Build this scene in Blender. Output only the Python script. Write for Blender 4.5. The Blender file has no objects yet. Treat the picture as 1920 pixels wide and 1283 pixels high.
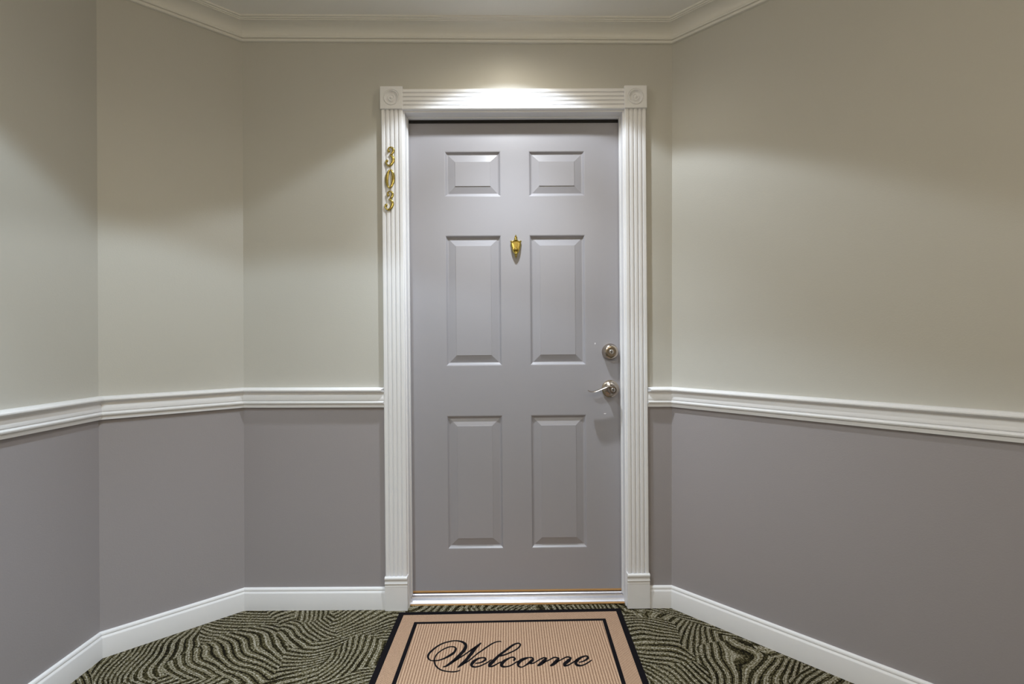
import bpy, math, random
from mathutils import Vector, Matrix, Euler

scene = bpy.context.scene
COL = scene.collection
random.seed(7)

# ------------------------------------------------------------------ camera
CAM = bpy.data.cameras.new('camera')
CAM.sensor_width = 36.0
CAM.lens = 965.0 / 1920.0 * 36.0
CAM.clip_start = 0.02
cam = bpy.data.objects.new('camera', CAM)
COL.objects.link(cam)
cam.location = (-0.0449, -2.1682, 1.135)
cam.rotation_euler = (Matrix.Rotation(-0.0098, 3, 'Z') @ Matrix.Rotation(math.pi / 2 - 0.0059, 3, 'X')
                      @ Matrix.Rotation(-0.0008, 3, 'Z')).to_euler()
scene.camera = cam

# ------------------------------------------------------------------ world, exposure
world = bpy.data.worlds.new('world')
scene.world = world
world.use_nodes = True
world.node_tree.nodes['Background'].inputs[0].default_value = (0.02, 0.02, 0.02, 1)
world.node_tree.nodes['Background'].inputs[1].default_value = 1.0
vs = scene.view_settings
vs.view_transform = 'Standard'
vs.look = 'None'
vs.gamma = 1.0
vs.use_curve_mapping = False
vs.exposure = 0.74

# ceiling lamps and added fill domes (their light is built with each lamp below): x, y, watts, colour of the beam
DOWNLIGHTS = [(-0.04, -0.37, 42.0, (0.84, 0.925, 1.0)), (-0.78, -1.50, 72.0, (0.72, 0.87, 1.0))]
# cones of one downlight: full angle, edge softness, share of the watts, tint (the reflector rim throws a warmer spill)
CONES = [(90.0, 1.0, 1.08, (1.0, 1.0, 1.0)), (120.0, 0.13, 0.31, (1.0, 1.0, 1.0)), (166.0, 0.9, 0.13, (1.0, 0.83, 0.62))]
FILL_DOMES = [(0.55, -2.75, 10.5, (1.0, 0.86, 0.64)), (-0.55, -3.55, 10.5, (1.0, 0.86, 0.64))]  # unseen domes behind the camera, added to raise the ambient light

# ------------------------------------------------------------------ plan of the place (metres)
CEIL = 2.44
RANG = 0.8173
L_HALL = (-1.4974, -4.2)
L0 = (-1.4974, -0.3249)
L1 = (-1.1487, 0.0)
R1 = (0.6519, 0.0)
RL = 1.53
R0 = (R1[0] + RL * math.cos(RANG), R1[1] - RL * math.sin(RANG))
R_HALL = (R0[0], -4.2)
PLAN = [L_HALL, L0, L1, R1, R0, R_HALL]
TILT = -0.0074            # the door frame leans a little out of plumb
RAIL_TOP = 0.9322


# ------------------------------------------------------------------ materials
def srgb(r, g, b):
    f = lambda c: c / 12.92 if c <= 0.04045 else ((c + 0.055) / 1.055) ** 2.4
    return (f(r / 255), f(g / 255), f(b / 255), 1.0)


class NT:
    """small helper around a node tree"""
    def __init__(self, name):
        self.m = bpy.data.materials.new(name)
        self.m.use_nodes = True
        self.t = self.m.node_tree
        self.b = self.t.nodes['Principled BSDF']

    def n(self, kind, **kw):
        nd = self.t.nodes.new(kind)
        for k, v in kw.items():
            setattr(nd, k, v)
        return nd

    def link(self, a, b):
        self.t.links.new(a, b)

    def val(self, node, key, v):
        if hasattr(v, 'links'):
            self.link(v, node.inputs[key])
        else:
            node.inputs[key].default_value = v

    def math(self, op, a, b=0.0, c=0.0):
        nd = self.n('ShaderNodeMath', operation=op)
        self.val(nd, 0, a); self.val(nd, 1, b); self.val(nd, 2, c)
        return nd.outputs[0]

    def mix(self, fac, a, b, blend='MIX'):
        nd = self.n('ShaderNodeMix', data_type='RGBA', blend_type=blend)
        self.val(nd, 0, fac); self.val(nd, 6, a); self.val(nd, 7, b)
        return nd.outputs[2]

    def noise(self, vec, scale, detail=2.0, rough=0.5, dist=0.0):
        nd = self.n('ShaderNodeTexNoise')
        self.link(vec, nd.inputs['Vector'])
        nd.inputs['Scale'].default_value = scale
        nd.inputs['Detail'].default_value = detail
        nd.inputs['Roughness'].default_value = rough
        nd.inputs['Distortion'].default_value = dist
        return nd

    def ramp(self, fac, stops, interp='LINEAR'):
        nd = self.n('ShaderNodeValToRGB')
        nd.color_ramp.interpolation = interp
        el = nd.color_ramp.elements
        while len(el) < len(stops):
            el.new(0.5)
        for e, (p, c) in zip(el, stops):
            e.position = p; e.color = c
        self.link(fac, nd.inputs[0])
        return nd.outputs[0]

    def bump(self, height, strength, dist):
        nd = self.n('ShaderNodeBump')
        nd.inputs['Strength'].default_value = strength
        nd.inputs['Distance'].default_value = dist
        self.link(height, nd.inputs['Height'])
        self.link(nd.outputs[0], self.b.inputs['Normal'])

    def obj(self):
        return self.n('ShaderNodeTexCoord').outputs['Object']

    def pos(self):
        return self.n('ShaderNodeNewGeometry').outputs['Position']


def paint(name, col, rough=0.45, relief=0.15, grain=260.0, mottling=0.06, spec=0.4):
    k = NT(name)
    o = k.obj()
    a = k.noise(o, 3.0, 3).outputs['Fac']
    c = k.mix(k.math('MULTIPLY', a, mottling * 2), col, tuple(x * 0.75 for x in col[:3]) + (1,))
    k.link(c, k.b.inputs['Base Color'])
    k.b.inputs['Roughness'].default_value = rough
    k.b.inputs['Specular IOR Level'].default_value = spec
    k.bump(k.noise(o, grain, 2).outputs['Fac'], relief, 0.0006)
    return k.m


def wall_paint():
    k = NT('two_tone_wall_paint')
    p = k.pos()
    z = k.n('ShaderNodeSeparateXYZ'); k.link(p, z.inputs[0])
    up = k.math('GREATER_THAN', z.outputs[2], 0.89)
    c = k.mix(up, UNDER_RAIL, ABOVE_RAIL)
    m = k.noise(p, 2.2, 3).outputs['Fac']
    c2 = k.mix(k.math('MULTIPLY', m, 0.12), c, (0.30, 0.29, 0.27, 1))
    k.link(c2, k.b.inputs['Base Color'])
    k.b.inputs['Roughness'].default_value = 0.42
    k.b.inputs['Specular IOR Level'].default_value = 0.35
    h = k.noise(p, 210.0, 3).outputs['Fac']
    k.bump(h, 0.22, 0.0012)
    return k.m


def metal(name, col, rough, spots=0.0):
    k = NT(name)
    o = k.obj()
    a = k.noise(o, 90.0, 3).outputs['Fac']
    c = k.mix(k.math('MULTIPLY', a, 0.35 + spots), col, tuple(x * 0.55 for x in col[:3]) + (1,))
    k.link(c, k.b.inputs['Base Color'])
    k.b.inputs['Metallic'].default_value = 1.0
    k.b.inputs['Roughness'].default_value = rough
    k.bump(k.noise(o, 300.0, 2).outputs['Fac'], 0.06, 0.0004)
    return k.m


def carpet():
    k = NT('patterned_carpet')
    p = k.pos()
    wn = k.noise(p, 3.2, 2)
    sub = k.n('ShaderNodeVectorMath', operation='SUBTRACT')
    k.link(wn.outputs['Color'], sub.inputs[0]); sub.inputs[1].default_value = (0.5, 0.5, 0.5)
    sc = k.n('ShaderNodeVectorMath', operation='SCALE')
    k.link(sub.outputs[0], sc.inputs[0]); sc.inputs['Scale'].default_value = 0.40
    ad = k.n('ShaderNodeVectorMath', operation='ADD')
    k.link(p, ad.inputs[0]); k.link(sc.outputs[0], ad.inputs[1])
    v = k.n('ShaderNodeTexVoronoi', voronoi_dimensions='2D')
    v.inputs['Scale'].default_value = 4.3
    k.link(ad.outputs[0], v.inputs['Vector'])
    s = k.n('ShaderNodeSeparateColor'); k.link(v.outputs['Color'], s.inputs[0])
    ang = k.math('MULTIPLY', s.outputs[0], 6.2832)
    w2 = k.noise(p, 3.6, 0.6)
    sub2 = k.n('ShaderNodeVectorMath', operation='SUBTRACT')
    k.link(w2.outputs['Color'], sub2.inputs[0]); sub2.inputs[1].default_value = (0.5, 0.5, 0.5)
    sc2 = k.n('ShaderNodeVectorMath', operation='SCALE')
    k.link(sub2.outputs[0], sc2.inputs[0]); sc2.inputs['Scale'].default_value = 0.26
    ad2 = k.n('ShaderNodeVectorMath', operation='ADD')
    k.link(p, ad2.inputs[0]); k.link(sc2.outputs[0], ad2.inputs[1])
    xy = k.n('ShaderNodeSeparateXYZ'); k.link(ad2.outputs[0], xy.inputs[0])
    ph = k.math('ADD', k.math('MULTIPLY', xy.outputs[0], k.math('COSINE', ang)),
                k.math('MULTIPLY', xy.outputs[1], k.math('SINE', ang)))
    fine = k.noise(p, 95.0, 3, 0.75).outputs['Fac']
    jit = k.math('MULTIPLY', k.math('SUBTRACT', fine, 0.5), 3.8)
    wav = k.math('SINE', k.math('ADD', k.math('MULTIPLY', ph, k.math('MULTIPLY_ADD', s.outputs[1], 90.0, 215.0)), jit))
    dk = k.math('POWER', k.math('MULTIPLY_ADD', wav, 0.5, 0.5), 1.7)
    weight = k.math('MULTIPLY_ADD', k.noise(p, 9.0, 2).outputs['Fac'], 1.1, 0.26)
    sub_line = k.math('MULTIPLY_ADD', k.math('SINE', k.math('ADD', k.math('MULTIPLY', ph, 2 * math.pi / 0.0075), k.math('MULTIPLY', jit, 1.4))), 0.5, 0.5)
    st = k.math('SUBTRACT', 1.0, k.math('MULTIPLY', dk, weight))
    st = k.math('SUBTRACT', st, k.math('MULTIPLY', sub_line, 0.36))
    tuft = k.noise(p, 150.0, 4, 0.85).outputs['Fac']
    fac = k.math('ADD', k.math('MULTIPLY', st, 0.60), k.math('MULTIPLY', k.math('SUBTRACT', tuft, 0.5), 2.6))
    fac = k.math('ADD', fac, 0.02)
    c = k.ramp(fac, [(0.0, srgb(22, 18, 10)), (0.18, srgb(50, 46, 24)), (0.36, srgb(102, 93, 62)),
                     (0.58, srgb(152, 146, 126)), (0.95, srgb(220, 214, 206))])
    k.link(c, k.b.inputs['Base Color'])
    k.b.inputs['Roughness'].default_value = 0.95
    k.b.inputs['Specular IOR Level'].default_value = 0.1
    h = k.math('ADD', k.math('MULTIPLY', st, 0.8), k.math('MULTIPLY', tuft, 0.7))
    k.bump(h, 0.9, 0.005)
    return k.m


def mat_weave(name, ribs):
    k = NT(name)
    o = k.obj()
    xy = k.n('ShaderNodeSeparateXYZ'); k.link(o, xy.inputs[0])
    if ribs:
        ph = k.math('MULTIPLY', xy.outputs[0], 2 * math.pi / 0.0098)
        wob = k.math('MULTIPLY', k.noise(o, 60.0, 2).outputs['Fac'], 1.0)
        cr = k.math('MULTIPLY', xy.outputs[1], 2 * math.pi / 0.0045)
    else:
        ph = k.math('MULTIPLY', k.math('ADD', xy.outputs[0], xy.outputs[1]), 2 * math.pi / 0.006)
        wob = k.math('MULTIPLY', k.noise(o, 80.0, 2).outputs['Fac'], 1.5)
        cr = k.math('MULTIPLY', k.math('SUBTRACT', xy.outputs[0], xy.outputs[1]), 2 * math.pi / 0.012)
    a = k.math('MULTIPLY_ADD', k.math('SINE', k.math('ADD', ph, wob)), 0.5, 0.5)
    b = k.math('MULTIPLY_ADD', k.math('SINE', cr), 0.5, 0.5)
    fl = k.noise(o, 330.0, 2, 0.8).outputs['Fac']
    f = k.math('ADD', k.math('MULTIPLY', a, 0.55), k.math('MULTIPLY', b, 0.15))
    f = k.math('ADD', f, k.math('MULTIPLY', k.math('SUBTRACT', fl, 0.5), 1.0))
    f = k.math('ADD', f, 0.12)
    c = k.ramp(f, [(0.0, srgb(108, 80, 62)), (0.35, srgb(165, 133, 110)), (0.7, srgb(195, 164, 138)),
                   (1.0, srgb(222, 192, 166))])
    k.link(c, k.b.inputs['Base Color'])
    k.b.inputs['Roughness'].default_value = 0.9
    k.b.inputs['Specular IOR Level'].default_value = 0.1
    k.bump(k.math('ADD', a, fl), 0.5, 0.0016)
    return k.m


ABOVE_RAIL = srgb(202, 200, 193)
UNDER_RAIL = srgb(166, 161, 165)
M = {}
M['wall'] = wall_paint()
M['ceiling'] = paint('ceiling_paint', srgb(246, 245, 242), 0.8, 0.4, 120.0)
M['trim'] = paint('white_trim_paint', srgb(239, 239, 242), 0.46, 0.05, 180.0, 0.03, 0.5)
M['crown'] = paint('crown_paint', srgb(232, 230, 224), 0.4, 0.05, 180.0, 0.03, 0.5)
M['door'] = paint('grey_door_paint', srgb(163, 161, 167), 0.36, 0.14, 320.0, 0.06, 0.5)
M['carpet'] = carpet()
M['brass'] = metal('polished_brass', (0.62, 0.49, 0.15, 1), 0.14)
M['nickel'] = metal('satin_nickel', (0.50, 0.43, 0.36, 1), 0.22)
M['steel'] = metal('bright_steel', (0.75, 0.75, 0.76, 1), 0.22)
M['alu'] = metal('threshold_aluminium', (0.60, 0.59, 0.63, 1), 0.42)
M['oak'] = paint('bare_wood_strip', srgb(196, 150, 96), 0.6, 0.2, 90.0, 0.25)
M['rubber'] = paint('black_rubber', srgb(20, 17, 14), 0.7, 0.1, 200.0)
M['dark'] = paint('keyway_black', srgb(12, 12, 14), 0.6, 0.05, 200.0)
M['jute'] = mat_weave('ribbed_mat_weave', True)
M['jute_border'] = mat_weave('twill_mat_weave', False)
M['black_yarn'] = paint('black_yarn', srgb(20, 18, 22), 0.95, 0.6, 500.0, 0.1, 0.1)
k = NT('lamp_lens')
k.b.inputs['Base Color'].default_value = (0.9, 0.9, 0.88, 1)
k.b.inputs['Emission Color'].default_value = (1.0, 0.93, 0.82, 1)
k.b.inputs['Emission Strength'].default_value = 3.0
M['lens'] = k.m


# ------------------------------------------------------------------ mesh helpers
def mesh_data(name, verts, faces, material, smooth=False, sharp=35):
    me = bpy.data.meshes.new(name)
    me.from_pydata([tuple(v) for v in verts], [], faces)
    me.validate()
    me.materials.append(material)
    import bmesh
    bm = bmesh.new(); bm.from_mesh(me)
    bmesh.ops.recalc_face_normals(bm, faces=bm.faces)
    bm.to_mesh(me); bm.free()
    if smooth:
        for p in me.polygons:
            p.use_smooth = True
        me.set_sharp_from_angle(angle=math.radians(sharp))
    me.update()
    return me


def link(name, me, parent=None, loc=(0, 0, 0), rot=(0, 0, 0)):
    o = bpy.data.objects.new(name, me)
    COL.objects.link(o)
    o.parent = parent
    o.location = loc
    o.rotation_euler = rot
    return o


def obj(name, geo, material, parent=None, loc=(0, 0, 0), rot=(0, 0, 0), smooth=False, sharp=35):
    return link(name, mesh_data(name, geo[0], geo[1], material, smooth, sharp), parent, loc, rot)


def tag(o, label, cat=None, group=None, kind=None):
    o['label'] = label
    if cat: o['category'] = cat
    if group: o['group'] = group
    if kind: o['kind'] = kind
    return o


def empty(name, loc=(0, 0, 0), rot=(0, 0, 0)):
    o = bpy.data.objects.new(name, None)
    COL.objects.link(o)
    o.location = loc; o.rotation_euler = rot
    o.empty_display_size = 0.05
    return o


def join(*geos):
    V, F = [], []
    for v, f in geos:
        n = len(V)
        V += [tuple(q) for q in v]
        F += [tuple(i + n for i in q) for q in f]
    return V, F


def box(x0, x1, y0, y1, z0, z1, bev=0.0):
    if not bev:
        v = [(x, y, z) for x in (x0, x1) for y in (y0, y1) for z in (z0, z1)]
        return v, [(0, 1, 3, 2), (4, 6, 7, 5), (0, 4, 5, 1), (2, 3, 7, 6), (0, 2, 6, 4), (1, 5, 7, 3)]
    import bmesh
    bm = bmesh.new()
    vv, ff = box(x0, x1, y0, y1, z0, z1)
    bv = [bm.verts.new(q) for q in vv]
    for f in ff: bm.faces.new([bv[i] for i in f])
    bmesh.ops.bevel(bm, geom=list(bm.edges), offset=bev, segments=2, profile=0.6, affect='EDGES')
    bm.verts.index_update()
    out = ([tuple(q.co) for q in bm.verts], [tuple(q.index for q in f.verts) for f in bm.faces])
    bm.free()
    return out


def loft(rings, cap=True, closed=True):
    """rings of equal length joined by quads"""
    n = len(rings[0])
    V = [p for r in rings for p in r]
    F = []
    for i in range(len(rings) - 1):
        for j in range(n if closed else n - 1):
            a, b = i * n + j, i * n + (j + 1) % n
            F.append((a, b, b + n, a + n))
    if cap:
        F.append(tuple(range(n)))
        F.append(tuple(range((len(rings) - 1) * n, len(rings) * n)))
    return V, F


def line_meet(P, d, Q, e):
    det = d[0] * -e[1] + e[0] * d[1]
    rx, ry = Q[0] - P[0], Q[1] - P[1]
    t = (rx * -e[1] + e[0] * ry) / det
    return (P[0] + d[0] * t, P[1] + d[1] * t)


def unit(a, b):
    l = math.hypot(b[0] - a[0], b[1] - a[1])
    return ((b[0] - a[0]) / l, (b[1] - a[1]) / l)


def run(profile, i, start=None, end=None, limit=None):
    """sweep a profile of (distance off the wall, height) along plan side i, mitred at the corners;
    start/end = x positions on the back wall where it stops short, limit = depth past which the end is cut back"""
    a, b = PLAN[i], PLAN[i + 1]
    d = unit(a, b)
    nrm = (d[1], -d[0])
    def at(o, corner):
        P = (a[0] + nrm[0] * o, a[1] + nrm[1] * o)
        j = i - 1 if corner == 0 else i + 1
        if j < 0 or j >= len(PLAN) - 1:
            q = a if corner == 0 else b
            return (q[0] + nrm[0] * o, q[1] + nrm[1] * o)
        e = unit(PLAN[j], PLAN[j + 1])
        m = (e[1], -e[0])
        Q = (PLAN[j][0] + m[0] * o, PLAN[j][1] + m[1] * o)
        return line_meet(P, d, Q, e)
    cut = lambda o: max(0.0, o - limit) if limit is not None else 0.0
    r0, r1 = [], []
    for o, z in profile:
        p = at(o, 0) if start is None else (start + cut(o), -o)
        q = at(o, 1) if end is None else (end - cut(o), -o)
        r0.append((p[0], p[1], z)); r1.append((q[0], q[1], z))
    return loft([r0, r1])


def spline(pts, sub):
    """Catmull-Rom through tuples of any length"""
    out = []
    n = len(pts)
    for i in range(n - 1):
        p0, p1, p2, p3 = pts[max(i - 1, 0)], pts[i], pts[i + 1], pts[min(i + 2, n - 1)]
        for s in range(sub):
            t = s / sub
            out.append(tuple(0.5 * (2 * b + (c - a) * t + (2 * a - 5 * b + 4 * c - d) * t * t
                                    + (3 * b - a - 3 * c + d) * t ** 3)
                             for a, b, c, d in zip(p0, p1, p2, p3)))
    out.append(tuple(pts[-1]))
    return out


def lathe(profile, seg=40, axis='Y'):
    """profile of (radius, distance); turned about -Y (out of the door) or Z"""
    rings = []
    for r, h in profile:
        ring = []
        for s in range(seg):
            a = 2 * math.pi * s / seg
            if axis == 'Y':
                ring.append((r * math.cos(a), -h, r * math.sin(a)))
            else:
                ring.append((r * math.cos(a), r * math.sin(a), h))
        rings.append(ring)
    return loft(rings)


def sweep(pts, seg=12):
    """pts (x, z, y, half width in the x-z plane, half depth along y): a rounded bar bent in the x-z plane"""
    rings = []
    n = len(pts)
    for i, (x, z, y, w, h) in enumerate(pts):
        a, b = pts[max(i - 1, 0)], pts[min(i + 1, n - 1)]
        tx, tz = b[0] - a[0], b[1] - a[1]
        l = math.hypot(tx, tz) or 1
        nx, nz = -tz / l, tx / l
        rings.append([(x + nx * w * math.cos(2 * math.pi * s / seg), y + h * math.sin(2 * math.pi * s / seg),
                       z + nz * w * math.cos(2 * math.pi * s / seg)) for s in range(seg)])
    return loft(rings)


def ball(c, r, squash=1.0, seg=14, rings=8):
    R = []
    for i in range(1, rings):
        t = math.pi * i / rings
        R.append([(c[0] + r * math.sin(t) * math.cos(2 * math.pi * s / seg), c[1] - r * squash * math.cos(t),
                   c[2] + r * math.sin(t) * math.sin(2 * math.pi * s / seg)) for s in range(seg)])
    return loft(R)


# ------------------------------------------------------------------ the setting
floor_poly = [(-1.75, -4.35), (-1.75, 0.45), (1.95, 0.45), (1.95, -4.35)]
fl = obj('floor', ([(x, y, z) for z in (0, -0.05) for x, y in floor_poly],
                   [(0, 1, 2, 3), (7, 6, 5, 4), (0, 4, 5, 1), (1, 5, 6, 2), (2, 6, 7, 3), (3, 7, 4, 0)]), M['carpet'])
tag(fl, 'green and olive cut pile carpet with swirling wavy lines', 'floor', kind='structure')
ce = obj('ceiling', ([(x, y, z) for z in (CEIL, CEIL + 0.05) for x, y in floor_poly],
                     [(3, 2, 1, 0), (4, 5, 6, 7), (1, 5, 4, 0), (2, 6, 5, 1), (3, 7, 6, 2), (0, 4, 7, 3)]), M['ceiling'])
tag(ce, 'flat off-white ceiling above the door alcove', 'ceiling', kind='structure')

WALL = [(0.0, 0.0), (0.0, CEIL), (-0.12, CEIL), (-0.12, 0.0)]
OPEN, OPEN_TOP = 0.50, 2.118
wb = obj('wall_back', join(run(WALL, 2, end=-OPEN), run(WALL, 2, start=OPEN),
                           run([(o, max(z, OPEN_TOP)) for o, z in WALL], 2, start=-OPEN, end=OPEN)), M['wall'])
tag(wb, 'two-tone beige and grey wall around the entrance door', 'wall', kind='structure')
for name, i, lab in (('wall_left', 1, 'narrow angled two-tone wall left of the door wall'),
                     ('wall_left_hall', 0, 'two-tone hallway wall running along the far left edge'),
                     ('wall_right', 3, 'wide angled two-tone wall right of the door'),
                     ('wall_right_hall', 4, 'two-tone hallway wall beyond the angled right wall')):
    tag(obj(name, run(WALL, i), M['wall']), lab, 'wall', kind='structure')
wf = obj('wall_front', box(L_HALL[0], R_HALL[0], -4.32, -4.2, 0, CEIL), M['wall'])
tag(wf, 'two-tone end wall of the hallway facing the door', 'wall', kind='structure')

BASE = [(0.0, 0.0), (0.0, 0.0912), (0.0030, 0.0910), (0.0070, 0.0885), (0.0090, 0.0845), (0.0092, 0.0805), (0.0075, 0.0785),
        (0.0080, 0.0770), (0.0125, 0.0735), (0.0140, 0.0690), (0.0140, 0.0)]
RAIL = [(0.0, 0.0), (0.0070, -0.0003), (0.0160, -0.0020), (0.0170, -0.0032), (0.0250, -0.0050), (0.0285, -0.0085), (0.0288, -0.0125),
        (0.0265, -0.0158), (0.0200, -0.0175), (0.0140, -0.0200), (0.0120, -0.0245), (0.0122, -0.0300), (0.0135, -0.0325), (0.0175, -0.0505),
        (0.0170, -0.0525), (0.0142, -0.0540), (0.0145, -0.0560), (0.0195, -0.0585), (0.0212, -0.0620), (0.0200, -0.0665), (0.0160, -0.0690),
        (0.0135, -0.0705), (0.0125, -0.0830), (0.0, -0.0830)]
RAIL = [(o, RAIL_TOP + z) for o, z in RAIL]
CROWN = [(0.0, -0.0660), (0.0110, -0.0660), (0.0135, -0.0635), (0.0135, -0.0570), (0.0095, -0.0555), (0.0095, -0.0540), (0.0155, -0.0525), (0.0175, -0.0490), (0.0165, -0.0465)]
for s in range(9):
    t = s / 8 * math.pi / 2
    CROWN.append((0.0165 + 0.055 * (1 - math.cos(t)), -0.0455 + 0.032 * math.sin(t)))
CROWN += [(0.0715, -0.0105), (0.0780, -0.0100), (0.0785, -0.0070), (0.0860, -0.0062), (0.0860, 0.0), (0.0, 0.0)]
CROWN = [(o, CEIL + z) for o, z in CROWN]
CAS_OUT = 0.5525
names = {0: 'left_hall', 1: 'left', 3: 'right', 4: 'right_hall'}
where = {0: 'far left hallway wall', 1: 'angled left wall', 3: 'angled right wall', 4: 'far right hallway wall'}
tn = 2
for i in (0, 1, 3, 4):
    tag(obj('baseboard_' + names[i], run(BASE, i), M['trim'], smooth=True), 'white moulded baseboard along the ' + where[i], 'baseboard', kind='structure')
tag(obj('baseboard_back_left', run(BASE, 2, end=-CAS_OUT), M['trim'], smooth=True),
    'short white baseboard between angled left wall and door', 'baseboard', kind='structure')
tag(obj('baseboard_back_right', run(BASE, 2, start=CAS_OUT), M['trim'], smooth=True),
    'very short white baseboard between door and right wall', 'baseboard', kind='structure')
for i in (0, 1, 3, 4):
    tag(obj('trim_%d' % tn, run(RAIL, i), M['trim'], smooth=True), 'white chair rail across the ' + where[i], 'chair rail', kind='structure')
    tn += 1
tag(obj('trim_%d' % tn, run(RAIL, 2, end=-CAS_OUT - 0.006, limit=0.018), M['trim'], smooth=True),
    'white chair rail between angled left wall and door frame', 'chair rail', kind='structure'); tn += 1
tag(obj('trim_%d' % tn, run(RAIL, 2, start=CAS_OUT - 0.006, limit=0.018), M['trim'], smooth=True),
    'stub of white chair rail between door frame and right wall', 'chair rail', kind='structure'); tn += 1
for i in range(5):
    lab = 'cream crown moulding above the ' + (where[i] if i != 2 else 'door wall')
    tag(obj('trim_%d' % tn, run(CROWN, i), M['crown'], smooth=True), lab, 'crown moulding', kind='structure'); tn += 1

# ------------------------------------------------------------------ door frame
ROT = (0, TILT, 0)
fr = empty('trim_1', (0, 0, 0), ROT)
tag(fr, 'white fluted door frame with bullseye corner blocks and plinths', 'door frame', kind='structure')


def fluted(width, thick, flutes=4):
    """cross-section (across, out) of a fluted casing board, from 0 to width"""
    p = [(0, 0), (0, thick - 0.003), (0.003, thick)]
    pitch = (width - 0.008) / (flutes + 0.55)
    half = 0.0036
    for f in range(flutes):
        c = 0.004 + pitch * (f + 0.775)
        p.append((c - half - 0.0008, thick))
        for s in range(7):
            t = math.pi * s / 6
            p.append((c - half * math.cos(t), thick - 0.0005 - 0.0062 * math.sin(t)))
        p.append((c + half + 0.0008, thick))
    p += [(width - 0.003, thick), (width, thick - 0.003), (width, 0)]
    return p


CW = 0.0889
sec = fluted(CW, 0.018)
for s in (-1, 1):
    rings = [[(s * (CAS_OUT - u), -o, z) for u, o in sec] for z in (0.147, 2.0935)]
    obj('casing', loft(rings), M['trim'], fr)
hsec = fluted(0.085, 0.018)
obj('head_casing', loft([[(x, -o, 2.0945 + u) for u, o in hsec] for x in (-0.4615, 0.4615)]), M['trim'], fr)


def bullseye(half, thick):
    seg = 64
    prof = [(0.0345, 0.0), (0.0335, -0.0022), (0.0318, -0.0030), (0.0305, 0.0006), (0.0285, 0.0014), (0.0272, -0.0006), (0.0250, -0.0060),
            (0.0215, -0.0092), (0.0175, -0.0088), (0.0155, -0.0060), (0.0140, -0.0026), (0.0122, -0.0018), (0.0100, -0.0040), (0.0075, -0.0050),
            (0.0060, -0.0026), (0.0038, 0.0000), (0.0008, 0.0008)]
    def sq(a):
        c, s = math.cos(a), math.sin(a)
        m = half / max(abs(c), abs(s))
        return c * m, s * m
    A = [2 * math.pi * (i + 0.5) / seg for i in range(seg)]
    A = [2 * math.pi * i / seg for i in range(seg)]
    rings = []
    rings.append([(sq(a)[0], 0, sq(a)[1]) for a in A])
    rings.append([(sq(a)[0], -thick + 0.0015, sq(a)[1]) for a in A])
    rings.append([(sq(a)[0] * 0.97, -thick, sq(a)[1] * 0.97) for a in A])
    for r, d in prof:
        rings.append([(r * math.cos(a), -thick - d, r * math.sin(a)) for a in A])
    return loft(rings)


rose = mesh_data('rosette', *bullseye(0.0465, 0.027), M['trim'], True, 40)
for s in (-1, 1):
    link('rosette', rose, fr, (s * 0.508, 0, 2.140))
pp = [(0.0, 0.0), (0.0225, 0.0), (0.0225, 0.1060), (0.0210, 0.1085), (0.0210, 0.1125), (0.0245, 0.1150), (0.0250, 0.1180), (0.0235, 0.1215),
      (0.0215, 0.1235), (0.0215, 0.1290), (0.0240, 0.1320), (0.0265, 0.1360), (0.0265, 0.1415), (0.0235, 0.1455), (0.0, 0.1470)]
for s in (-1, 1):
    obj('plinth_block', loft([[(s * x, -o, z) for o, z in pp] for x in (0.4605, 0.5545)]), M['trim'], fr, smooth=True, sharp=30)
JI = 0.4575
for s in (-1, 1):
    obj('jamb', box(*sorted((s * JI, s * (JI + 0.02))), -0.001, 0.118, 0.0, 2.108, 0.0015), M['trim'], fr)
    obj('door_stop', box(*sorted((s * (JI - 0.004), s * (JI + 0.001))), 0.044, 0.066, 0.03, 2.088, 0.0015), M['trim'], fr)
obj('head_jamb', box(-JI, JI, -0.001, 0.118, 2.088, 2.108, 0.0015), M['trim'], fr)
obj('door_stop', box(-JI + 0.004, JI - 0.004, 0.044, 0.064, 2.083, 2.0885, 0.0015), M['trim'], fr)
obj('weatherstrip', box(-JI + 0.004, JI - 0.004, 0.0645, 0.0715, 2.0725, 2.087), M['rubber'], fr)
th = [(0.026, 0.0), (0.026, 0.007), (0.032, 0.011), (0.036, 0.0165), (0.048, 0.0215), (0.050, 0.0255), (0.060, 0.0275), (0.064, 0.0310), (0.118, 0.0310), (0.118, 0.0)]
obj('threshold', loft([[(x, y, z) for y, z in th] for x in (-JI, JI)]), M['alu'], fr, smooth=True, sharp=25)
obj('edge_strip', box(-JI, JI, 0.0195, 0.0262, 0.0, 0.0048, 0.001), M['oak'], fr)

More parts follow.
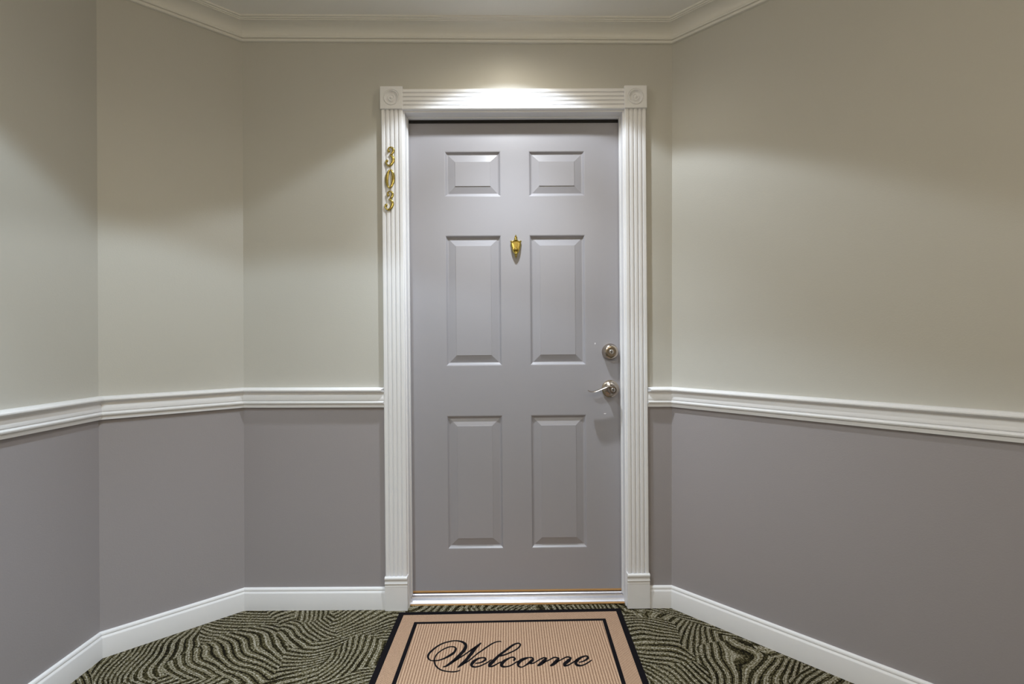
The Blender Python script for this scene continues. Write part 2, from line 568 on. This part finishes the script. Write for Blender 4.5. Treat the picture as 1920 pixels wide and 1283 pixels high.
# ------------------------------------------------------------------ door
DY = 0.072                       # face of the door leaf
dr = empty('door_1', (0, 0, 0), ROT)
tag(dr, 'grey six-panel entrance door with brass knocker and nickel lever', 'door', kind='structure')
PX = [(-0.302, -0.0575), (0.0635, 0.308)]
PZ = [(0.2205, 0.803), (1.0195, 1.587), (1.755, 1.952)]
LX0, LX1, LZ0, LZ1 = -0.455, 0.455, 0.0405, 2.0845
xs = [LX0, PX[0][0], PX[0][1], PX[1][0], PX[1][1], LX1]
zs = [LZ0, PZ[0][0], PZ[0][1], PZ[1][0], PZ[1][1], PZ[2][0], PZ[2][1], LZ1]
V, F, idx = [], [], {}
def vid(x, y, z):
    key = (round(x, 5), round(y, 5), round(z, 5))
    if key not in idx:
        idx[key] = len(V); V.append(key)
    return idx[key]
for a in range(5):
    for b in range(7):
        hole = a in (1, 3) and b in (1, 3, 5)
        x0, x1, z0, z1 = xs[a], xs[a + 1], zs[b], zs[b + 1]
        if not hole:
            F.append(tuple(vid(x, DY, z) for x, z in ((x0, z0), (x1, z0), (x1, z1), (x0, z1))))
        F.append(tuple(vid(x, DY + 0.044, z) for x, z in ((x0, z0), (x0, z1), (x1, z1), (x1, z0))))
        if hole:
            for (ax, az), (bx, bz) in (((x0, z0), (x1, z0)), ((x1, z0), (x1, z1)), ((x1, z1), (x0, z1)), ((x0, z1), (x0, z0))):
                F.append((vid(ax, DY, az), vid(bx, DY, bz), vid(bx, DY + 0.02, bz), vid(ax, DY + 0.02, az)))
for a in range(5):
    for z in (LZ0, LZ1):
        F.append((vid(xs[a], DY, z), vid(xs[a + 1], DY, z), vid(xs[a + 1], DY + 0.044, z), vid(xs[a], DY + 0.044, z)))
for b in range(7):
    for x in (LX0, LX1):
        F.append((vid(x, DY, zs[b]), vid(x, DY, zs[b + 1]), vid(x, DY + 0.044, zs[b + 1]), vid(x, DY + 0.044, zs[b])))
obj('door_leaf', (V, F), M['door'], dr)
PP = [(0.0, 0.012), (0.0, 0.0), (0.0035, 0.0008), (0.0060, 0.0040), (0.0085, 0.0075), (0.0125, 0.0100), (0.0150, 0.0105), (0.0455, 0.0030), (0.0460, 0.0010)]
for z0, z1 in PZ:
    for x0, x1 in PX:
        rings = [[(x0 + o, DY + d, z0 + o), (x1 - o, DY + d, z0 + o), (x1 - o, DY + d, z1 - o), (x0 + o, DY + d, z1 - o)] for o, d in PP]
        obj('panel', loft(rings), M['door'], dr)
sw = obj('door_sweep', box(LX0, LX1, DY - 0.003, DY + 0.030, 0.0330, 0.0400, 0.0008), M['oak'], dr)
sw['label'] = 'worn tan strip under the door'
HX = 0.412
db = obj('deadbolt', lathe([(0.0355, 0.0), (0.0360, 0.003), (0.0350, 0.006), (0.0340, 0.008), (0.0325, 0.018), (0.0305, 0.027), (0.0270, 0.0315), (0.0215, 0.0335),
                            (0.0190, 0.0335), (0.0185, 0.0318), (0.0150, 0.0318), (0.0002, 0.0318)]), M['nickel'], dr, (HX, DY, 1.076), smooth=True)
db['label'] = 'round satin nickel deadbolt'
def keyhole(parent, y, r):
    kc = obj('key_cylinder', lathe([(r, 0.0), (r, 0.0015), (r * 0.85, 0.0025), (0.0002, 0.0025)], 28), M['steel'], parent, (0, y, 0), smooth=True)
    return join(box(-0.0011, 0.0011, -0.0040, 0, -r * 0.55, r * 0.55))
kh = keyhole(db, -0.0312, 0.0095)
obj('keyway', kh, M['dark'], db, (0, -0.0312, 0))
lh = obj('lever_handle', lathe([(0.0370, 0.0), (0.0378, 0.003), (0.0370, 0.0065), (0.0320, 0.0085), (0.0305, 0.0095), (0.0285, 0.0130), (0.0235, 0.0165), (0.0205, 0.0190), (0.0190, 0.0260),
                                (0.0175, 0.0480), (0.0170, 0.0600), (0.0155, 0.0630), (0.0002, 0.0635)]), M['nickel'], dr, (HX, DY, 0.915), smooth=True)
lh['label'] = 'satin nickel wave lever handle'
lev = spline([(0.0080, 0.0090, -0.050, 0.0055, 0.0110), (-0.0050, 0.0125, -0.050, 0.0050, 0.0125), (-0.0250, 0.0115, -0.050, 0.0036, 0.0130), (-0.0480, 0.0030, -0.049, 0.0030, 0.0130),
              (-0.0680, -0.0050, -0.048, 0.0028, 0.0130), (-0.0860, -0.0085, -0.047, 0.0026, 0.0125), (-0.0980, -0.0060, -0.046, 0.0024, 0.0110), (-0.1040, -0.0020, -0.046, 0.0018, 0.0070)], 6)
obj('lever', sweep(lev, 16), M['nickel'], lh, smooth=True, sharp=60)
obj('key_cylinder', lathe([(0.0085, 0.0), (0.0085, 0.0015), (0.0072, 0.0025), (0.0002, 0.0025)], 28), M['steel'], lh, (0, -0.0628, 0), smooth=True)
obj('keyway', box(-0.0010, 0.0010, -0.0040, 0, -0.0048, 0.0048), M['dark'], lh, (0, -0.0628, 0))

# two spots of bare primer where the paint has chipped
for cx_, cz_, cw, ch in ((0.3475, 1.112, 0.0022, 0.0050), (0.3885, 0.806, 0.0050, 0.0028)):
    chip = loft([[(cx_ + f * cw * math.cos(a) * (1 + 0.3 * math.sin(3 * a)), DY - y_, cz_ + f * ch * math.sin(a) * (1 + 0.3 * math.cos(2 * a)))
                  for a in (2 * math.pi * q / 12 for q in range(12))] for f, y_ in ((1.0, 0.0), (0.9, 0.0003))])
    o = obj('paint_chip', chip, M['trim'], dr)
    o['label'] = 'small white chip in the door paint'

# brass knocker: shield back plate, finial, swinging striker, peephole boss and drop
KW = [(0.0, -0.034), (0.006, -0.028), (0.012, -0.018), (0.0175, -0.004), (0.0205, 0.010), (0.0215, 0.021), (0.0225, 0.026), (0.0215, 0.030), (0.0170, 0.0285), (0.0120, 0.0310), (0.0060, 0.0315)]
outl = KW + [(0.0, 0.0325)] + [(-x, z) for x, z in reversed(KW[1:])]
def shrink(f, y, dz=0.004): return [(x * f, y, (z - dz) * f + dz) for x, z in outl]
kn = obj('door_knocker', loft([shrink(1.0, 0.0), shrink(1.0, -0.0030), shrink(0.93, -0.0052), shrink(0.80, -0.0056), shrink(0.74, -0.0036), shrink(0.40, -0.0040)]),
         M['brass'], dr, (0.0055, DY, 1.532), smooth=True, sharp=40)
kn['label'] = 'small polished brass shield-shaped knocker'
fin = lathe([(0.0085, 0.031), (0.0090, 0.0335), (0.0060, 0.0355), (0.0045, 0.0375), (0.0075, 0.0405), (0.0070, 0.0430), (0.0035, 0.0450), (0.0055, 0.0470), (0.0040, 0.0500), (0.0018, 0.0535), (0.0004, 0.0565)], 20, 'Z')
obj('finial', ([(x, y * 0.6 - 0.005, z) for x, y, z in fin[0]], fin[1]), M['brass'], kn, smooth=True)
arm = [(0.0195, 0.0240, -0.009, 0.0028, 0.0028), (0.0188, 0.0100, -0.011, 0.0029, 0.0034), (0.0148, -0.0060, -0.013, 0.0034, 0.0044), (0.0080, -0.0210, -0.014, 0.0042, 0.0054), (0.0, -0.0290, -0.0145, 0.0048, 0.0060)]
full = arm + [(-x, z, y, w, h) for x, z, y, w, h in reversed(arm[:-1])]
obj('striker', join(sweep(spline(full, 5), 12), ball((0.0205, -0.008, 0.0258), 0.0042), ball((-0.0205, -0.008, 0.0258), 0.0042)), M['brass'], kn, smooth=True)
obj('boss', join(ball((0, -0.010, -0.009), 0.0085, 0.9, 18, 10), ball((0, -0.010, -0.021), 0.0050, 1.2)), M['brass'], kn, smooth=True)
drop = lathe([(0.0042, -0.030), (0.0060, -0.0335), (0.0050, -0.0375), (0.0030, -0.0405), (0.0032, -0.0425), (0.0012, -0.0460), (0.0003, -0.0475)], 16, 'Z')
obj('drop', ([(x, y * 0.8 - 0.006, z) for x, y, z in drop[0]], drop[1]), M['brass'], kn, smooth=True)

# ------------------------------------------------------------------ house number on the casing
def digit_three():
    top = [(-0.0075, 0.0215), (-0.0095, 0.0290), (-0.0050, 0.0370), (0.0040, 0.0385), (0.0110, 0.0330), (0.0125, 0.0235), (0.0085, 0.0135), (0.0010, 0.0070)]
    tw = [0.0036, 0.0028, 0.0028, 0.0034, 0.0048, 0.0056, 0.0044, 0.0022]
    low = [(-0.0030, 0.0070), (0.0050, 0.0045), (0.0125, -0.0050), (0.0135, -0.0170), (0.0075, -0.0310), (-0.0030, -0.0375), (-0.0130, -0.0310), (-0.0155, -0.0215), (-0.0110, -0.0150)]
    lw = [0.0022, 0.0046, 0.0060, 0.0066, 0.0058, 0.0042, 0.0034, 0.0036, 0.0042]
    g = []
    for P, Wd in ((top, tw), (low, lw)):
        g.append(sweep(spline([(x, z, 0.0, w, 0.0034) for (x, z), w in zip(P, Wd)], 5), 10))
    g.append(ball((-0.0062, -0.0006, 0.0225), 0.0060, 0.7))
    g.append(ball((-0.0112, -0.0006, -0.0185), 0.0056, 0.75))
    return join(*g)


def digit_zero():
    N = 48
    R = []
    for i in range(N):
        a = 2 * math.pi * i / N
        x, z = 0.0128 * math.sin(a), 0.0365 * math.cos(a)
        w = 0.0030 + 0.0040 * abs(math.sin(a)) ** 1.3
        nx, nz = math.sin(a) / 0.0128, math.cos(a) / 0.0365
        l = math.hypot(nx, nz); nx /= l; nz /= l
        R.append([(x + nx * w * math.cos(2 * math.pi * s / 10), 0.0034 * math.sin(2 * math.pi * s / 10), z + nz * w * math.cos(2 * math.pi * s / 10)) for s in range(10)])
    return loft(R + [R[0]], cap=False)


three = mesh_data('number_three', *digit_three(), M['brass'], True, 60)
zero = mesh_data('number_zero', *digit_zero(), M['brass'], True, 60)
for nm, me, loc, lab in (('house_number_three', three, (-0.530, -0.0212, 1.893), 'topmost brass digit 3 on the white door casing'),
                         ('house_number_zero', zero, (-0.530, -0.0212, 1.801), 'brass digit 0 between the two brass threes'),
                         ('house_number_three', three, (-0.5335, -0.0212, 1.710), 'lowest brass digit 3, beneath the brass zero')):
    o = link(nm, me, None, loc, (0, math.radians(3), 0))
    tag(o, lab, 'digit', 'brass house number on the door casing')

# ------------------------------------------------------------------ welcome mat
MAT_C = Vector((-0.0367, -0.3412))
E1, E2 = (0.99973, 0.02310), (0.02087, 0.99978)      # its slightly skewed sides
wm = empty('welcome_mat', (MAT_C.x, MAT_C.y, 0.0))
tag(wm, 'tan woven doormat with black border and script Welcome', 'doormat')
def on_mat(u, v, z): return (u * E1[0] + v * E2[0], u * E1[1] + v * E2[1], z)
HW, HD = 0.459, 0.305
def frame(o, i, z0, z1):
    """a rectangular band between inset o and inset i"""
    rings = []
    for ins, z in ((o, z0), (o, z1), (i, z1), (i, z0)):
        rings.append([on_mat(sx * (HW - ins), sy * (HD - ins), z) for sx, sy in ((-1, -1), (1, -1), (1, 1), (-1, 1))])
    return loft(rings + [rings[0]], cap=False)
def pad(i, z0, z1):
    return loft([[on_mat(sx * (HW - i), sy * (HD - i), z) for sx, sy in ((-1, -1), (1, -1), (1, 1), (-1, 1))] for z in (z0, z1)])
b = obj('binding', frame(0.0, 0.0215, 0.0005, 0.0072), M['black_yarn'], wm); b['label'] = 'black bound edge of the mat'
obj('woven_border', frame(0.0216, 0.0755, 0.0005, 0.0066), M['jute_border'], wm)
b = obj('inner_line', frame(0.0755, 0.0895, 0.0005, 0.0070), M['black_yarn'], wm); b['label'] = 'black line framing the mat centre'
obj('woven_field', pad(0.0896, 0.0005, 0.0066), M['jute'], wm)
LETTER_STROKES = [  # (left x, left y, right x, right y) of each inked stroke, in tenths of a millimetre on the mat
    [(-1671,-739,-1658,-779),(-1792,-793,-1778,-848),(-1927,-810,-1920,-866),(-2097,-783,-2095,-838),(-2243,-732,-2245,-790),(-2361,-662,-2373,-719),(-2473,-538,-2500,-590),(-2558,-385,-2603,-419),(-2602,-239,-2655,-239),(-2620,-62,-2665,-38),(-2590,118,-2632,164),(-2516,272,-2547,323),(-2404,415,-2431,471),(-2271,521,-2292,583),(-2146,569,-2156,628),(-2030,534,-2021,603),(-1996,471,-1923,459),(-2035,287,-1966,197),(-2155,129,-2101,23),(-2301,-35,-2267,-113),(-2403,-113,-2379,-180),(-2508,-167,-2492,-226),(-2662,-180,-2654,-240),(-2776,-149,-2784,-202),(-2846,-31,-2896,-78),(-2865,63,-2943,94),(-2847,201,-2911,270),(-2777,367,-2830,445),(-2664,568,-2704,640),(-2539,719,-2570,789),(-2404,819,-2427,888),(-2260,881,-2278,947),(-2129,926,-2141,988),(-1977,923,-1983,991),(-1838,869,-1833,956),(-1735,773,-1701,887),(-1679,664,-1582,729),(-1680,564,-1557,495),(-1718,388,-1614,272),(-1795,209,-1707,87),(-1901,-5,-1818,-125),(-2017,-214,-1944,-331),(-2120,-368,-2064,-470),(-2207,-491,-2176,-567),(-2293,-538,-2281,-581)],
    [(-1962,-329,-1993,-263),(-1845,-214,-1875,-153),(-1729,-76,-1759,-15),(-1611,55,-1639,111),(-1477,219,-1508,280),(-1354,369,-1390,446),(-1245,481,-1275,553)],
    [(-1082,820,-1052,769),(-1194,688,-1132,585),(-1312,532,-1215,401),(-1388,317,-1284,197),(-1476,85,-1379,-29),(-1554,-129,-1465,-238),(-1639,-289,-1550,-421),(-1714,-425,-1649,-532),(-1785,-597,-1762,-634)],
    [(-1590,-451,-1612,-398),(-1481,-363,-1508,-308),(-1363,-214,-1392,-162),(-1245,-40,-1276,12),(-1126,134,-1157,193),(-1002,277,-1032,338),(-876,433,-908,500),(-749,583,-778,648),(-636,708,-658,773),(-491,811,-503,870),(-358,842,-359,898),(-325,808,-312,845)],
    [(-1180,-433,-1188,-384),(-1020,-406,-1035,-344),(-885,-329,-919,-252),(-802,-209,-870,-157),(-852,-83,-872,-163),(-948,-63,-942,-129),(-1086,-86,-1064,-169),(-1211,-165,-1159,-271),(-1320,-298,-1231,-411),(-1363,-481,-1264,-501),(-1282,-612,-1260,-518),(-1164,-638,-1171,-571),(-1006,-588,-1022,-528),(-866,-489,-887,-431),(-754,-400,-778,-345),(-618,-236,-640,-191)],
    [(-338,-63,-354,21),(-162,8,-178,82),(2,116,-17,183),(151,225,131,286),(290,358,263,419),(391,511,346,565),(414,665,361,641),(343,755,334,685),(239,750,252,670),(106,671,140,576),(-52,502,-4,397),(-184,328,-137,229),(-317,175,-266,70),(-436,23,-373,-85),(-539,-136,-464,-252),(-640,-286,-552,-423),(-724,-418,-629,-539),(-725,-601,-676,-537),(-608,-632,-618,-556),(-504,-574,-526,-508),(-379,-459,-400,-403),(-282,-380,-300,-327)],
    [(172,-334,120,-277),(232,-200,151,-189),(160,-77,143,-157),(50,-79,61,-148),(-77,-153,-45,-242),(-206,-251,-146,-370),(-301,-381,-203,-490),(-322,-553,-218,-523),(-236,-659,-214,-556),(-122,-660,-126,-593),(11,-622,-3,-563),(143,-523,123,-467),(243,-423,224,-366),(343,-356,328,-301)],
    [(686,-113,694,-167),(560,-131,583,-246),(414,-199,462,-339),(300,-329,385,-444),(259,-519,348,-528),(320,-662,350,-591),(437,-690,433,-638),(561,-611,541,-553),(705,-495,662,-395),(822,-382,756,-259),(871,-246,794,-234),(811,-126,790,-200),(693,-113,688,-168)],
    [(713,-517,712,-420),(847,-490,839,-433),(972,-387,954,-336),(1093,-278,1077,-219),(1228,-196,1215,-130)],
    [(1203,-201,1216,-138),(1244,-226,1325,-180),(1194,-260,1283,-389),(1103,-387,1170,-533),(1024,-491,1067,-615),(964,-578,984,-642)],
    [(1187,-473,1175,-414),(1338,-378,1326,-324),(1462,-290,1447,-232),(1568,-209,1560,-141),(1667,-202,1669,-136)],
    [(1643,-203,1663,-143),(1684,-248,1767,-208),(1634,-288,1718,-413),(1539,-417,1604,-555),(1474,-515,1511,-636),(1403,-591,1417,-658)],
    [(1640,-460,1627,-402),(1809,-347,1797,-293),(1921,-259,1908,-200),(2026,-196,2022,-127),(2111,-193,2116,-127)],
    [(2080,-194,2101,-134),(2120,-226,2202,-203),(2059,-278,2131,-405),(1967,-386,2025,-524),(1870,-507,1944,-603),(1885,-678,1915,-578),(2026,-656,2021,-590),(2141,-570,2126,-511),(2271,-458,2253,-400),(2385,-341,2369,-292)],
    [(2433,-503,2430,-451),(2589,-449,2582,-385),(2719,-369,2695,-286),(2814,-258,2743,-213),(2793,-118,2742,-195),(2715,-90,2709,-161),(2582,-124,2593,-214),(2437,-212,2476,-331),(2302,-357,2387,-460),(2262,-559,2370,-511),(2342,-683,2384,-573),(2481,-690,2484,-619),(2626,-622,2616,-560),(2758,-521,2743,-463),(2900,-383,2888,-341)],
]

geos = []
for st in LETTER_STROKES:
    pts = spline([tuple(q) for q in st], 5)
    lo, hi = 0.0062, 0.0074
    geos.append(loft([[on_mat(a / 1e4, b / 1e4, lo), on_mat(a / 1e4, b / 1e4, hi), on_mat(c / 1e4, d / 1e4, hi), on_mat(c / 1e4, d / 1e4, lo)] for a, b, c, d in pts]))
b = obj('lettering', join(*geos), M['black_yarn'], wm)
b['label'] = 'black script lettering reading Welcome'

# ------------------------------------------------------------------ ceiling lamps and added fill domes
def lamp_light(parent, kind, watts, colr, z, size):
    L = bpy.data.lights.new('lamp_light', kind)
    L.energy = watts; L.color = colr; L.shadow_soft_size = size
    lo = bpy.data.objects.new('lamp_light', L)
    COL.objects.link(lo)
    lo.parent = parent
    lo.location = (0, 0, z)
    return L


for (x, y, watts, colr), lab in zip(DOWNLIGHTS, ('round white recessed ceiling lamp just in front of the door',
                                                 'round white recessed ceiling lamp by the left hallway wall')):
    e = tag(empty('ceiling_downlight', (x, y, CEIL)), lab, 'ceiling lamp', 'recessed ceiling lamps')
    obj('trim_ring', lathe([(0.060, -0.001), (0.060, -0.006), (0.066, -0.009), (0.082, -0.006), (0.085, -0.001)], 48, 'Z'), M['trim'], e, smooth=True)
    obj('lens', lathe([(0.0605, -0.0015), (0.0595, -0.0045), (0.0001, -0.0055)], 40, 'Z'), M['lens'], e, smooth=True)
    for ang, soft, share, tint in CONES:
        L = lamp_light(e, 'SPOT', watts * share, tuple(p * q for p, q in zip(colr, tint)), -0.035, 0.03)
        L.spot_size = math.radians(ang); L.spot_blend = soft
for (x, y, watts, colr), lab in zip(FILL_DOMES, ('added frosted dome fill light over the middle of the hallway', 'added frosted dome fill light at the hallway end')):
    e = tag(empty('fill_dome', (x, y, CEIL)), lab, 'ceiling lamp', 'added hallway fill domes')
    obj('fill_dome_base', lathe([(0.150, -0.0005), (0.150, -0.012), (0.142, -0.018), (0.100, -0.018)], 48, 'Z'), M['trim'], e, smooth=True)
    obj('fill_dome_shell', lathe([(0.138, -0.0185), (0.136, -0.030), (0.118, -0.055), (0.085, -0.075), (0.045, -0.086), (0.0005, -0.089)], 48, 'Z'), M['lens'], e, smooth=True)
    lamp_light(e, 'POINT', watts, colr, -0.19, 0.09)
